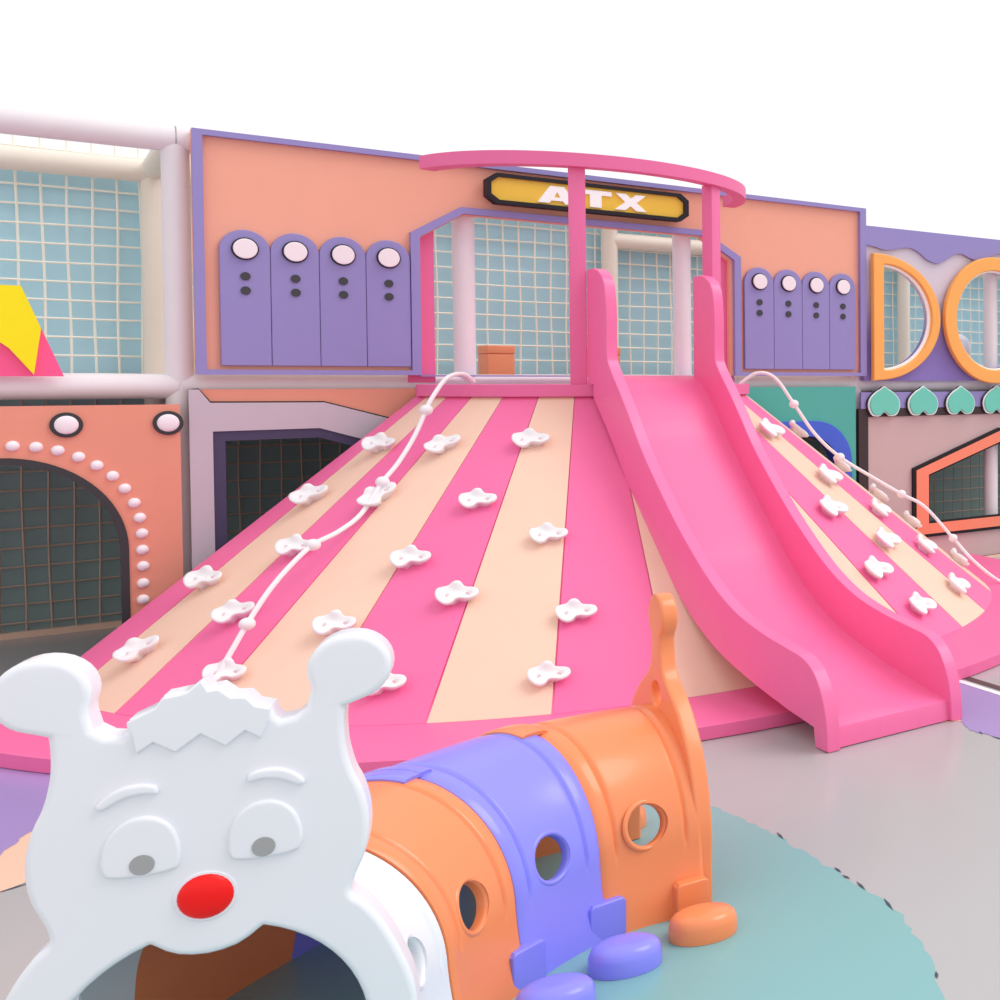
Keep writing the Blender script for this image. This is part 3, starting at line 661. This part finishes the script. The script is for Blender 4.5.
# tail panel
def sym(pts): return pts + [(-a, b) for a, b in pts[::-1] if a > 1e-6]
tailr = [(v.x, v.y) for v in crom([(.425, .004, 0), (.425, .15, 0), (.427, .30, 0), (.395, .45, 0), (.345, .57, 0), (.26, .68, 0), (.18, .75, 0), (.11, .795, 0), (.068, .84, 0), (.050, .90, 0), (.048, .955, 0)], 4)] + [(.085 * math.cos(R(a)), 1.045 + .09 * math.sin(R(a))) for a in range(-52, 90, 9)] + [(0, 1.135)]
taili = [(W - .045) * 1 for _ in [0]]
open_ = [(.385, .004), (.385, .25)] + [(.385 * math.cos(R(a)), .25 + .385 * math.sin(R(a))) for a in range(8, 90, 8)] + [(0, .635)]
outl = tailr + [(-a, b) for a, b in tailr[::-1] if a > 1e-6]
oinn = open_ + [(-a, b) for a, b in open_[::-1] if a > 1e-6]
full = tailr + [(-a, b) for a, b in tailr[::-1] if a > 1e-6] + oinn[::-1]
tp = plate('tail_panel', [full, circ(0, .728, .05, 28)], .065, 'tor', tn, 0.0, .012)
x, y, th = RG['D']; tp.matrix_parent_inverse = INV; tp.location = (x - .022 * math.sin(R(th)), y - .022 * math.cos(R(th)), 0); tp.rotation_euler = (0, 0, R(-th))

# head panel
u0 = -.013
rt = [(.462, .004), (.458, .18), (.452, .30), (.442, .385), (.412, .475), (.372, .562), (.335, .618), (.305, .650), (.312, .69), (.334, .745), (.345, .80), (.345, .86), (.332, .925), (.312, .975), (.298, 1.04), (.295, 1.10), (.298, 1.145)]
ear = [(.309 + .094 * math.cos(R(a)), 1.245 + .090 * math.sin(R(a))) for a in range(-62, 206, 12)]
ear2 = [(.222, 1.19), (.213, 1.152), (.188, 1.133), (.160, 1.128), (.148, 1.14)]
hair = [(.140, 1.165), (.108, 1.176), (.090, 1.200), (.060, 1.203), (.034, 1.228), (.014, 1.225), (0, 1.252)]
left_hair = [(-.030, 1.225), (-.048, 1.222), (-.078, 1.218), (-.092, 1.194), (-.125, 1.178), (-.146, 1.168)]
halfr = [(v.x, v.y) for v in crom([(a, b, 0) for a, b in rt], 3)] + ear + ear2
inr = [(.330, .004), (.334, .20)] + [(.338 * math.cos(R(a)), .285 + .338 * math.sin(R(a))) for a in range(4, 71, 6)] + [(.113, .602)]
chin = [(.10, .592), (.085, .580), (.06, .566), (.03, .558), (0, .555)]
inner_r = inr + chin
mir = lambda L: [(-a, b) for a, b in L[::-1]]
outline = halfr + hair + left_hair + mir(halfr) + inner_r + mir([p for p in inner_r if p[0] > 1e-6])
# closed loop: right base -> outer up -> over -> left base -> inner back (needs left first)
outline = halfr + hair + left_hair + mir(halfr) + (inner_r + mir([p for p in inner_r if p[0] > 1e-6]))[::-1]
hd = plate('face_panel', [outline], .10, 'white', tn, 0.0, .018, 'XZ', 3)
hx, hy = .3325, -6.4462
hd.matrix_parent_inverse = INV; hd.location = (hx, hy, 0); hd.rotation_euler = (0, 0, R(-17))
def relief(name, loop, hgt, m, bev=.006): return plate(name, [loop], hgt + .006, m, hd, -hgt, min(bev, hgt * .9), 'XZ', 3)
sm = lambda pts, n=5: [(v.x, v.y) for v in crom([(a, b, 0) for a, b in pts], n, True)]
tuft = [(.138, 1.150), (.134, 1.132), (.120, 1.090), (.087, 1.114), (.047, 1.080), (-.003, 1.118), (-.053, 1.079), (-.096, 1.110), (-.130, 1.086), (-.137, 1.135), (-.146, 1.155)] + [(a, b - .002) for a, b in left_hair[::-1]] + [(a, b - .002) for a, b in hair[::-1]]
relief('hair_tuft', tuft, .010, 'white', .004)
for s in (-1, 1):
    k = sm([(s * a + 0, b) for a, b in [(.050, .800), (.048, .850), (.066, .900), (.105, .928), (.150, .925), (.186, .893), (.203, .840), (.198, .800), (.180, .787), (.125, .782), (.070, .786)]])
    relief('eye', k, .011, 'white', .009)
    relief('eyebrow', sm([(s * a, b) for a, b in [(.088, .988), (.094, 1.002), (.120, 1.010), (.155, 1.008), (.185, .994), (.207, .973), (.208, .960), (.196, .957), (.176, .968), (.150, .980), (.120, .984), (.094, .980)]]), .012, 'white', .008)
    plate('pupil', [ell(s * .1215, .813, .0245, .0245)], .004, 'pupil', hd, -.0145)
plate('nose_rim', [ell(0, .707, .066, .063)], .006, 'white', hd, -.004, .003)
ball('nose', (0, -.002, .707), 1, 'red', hd, (.0585, .020, .056))
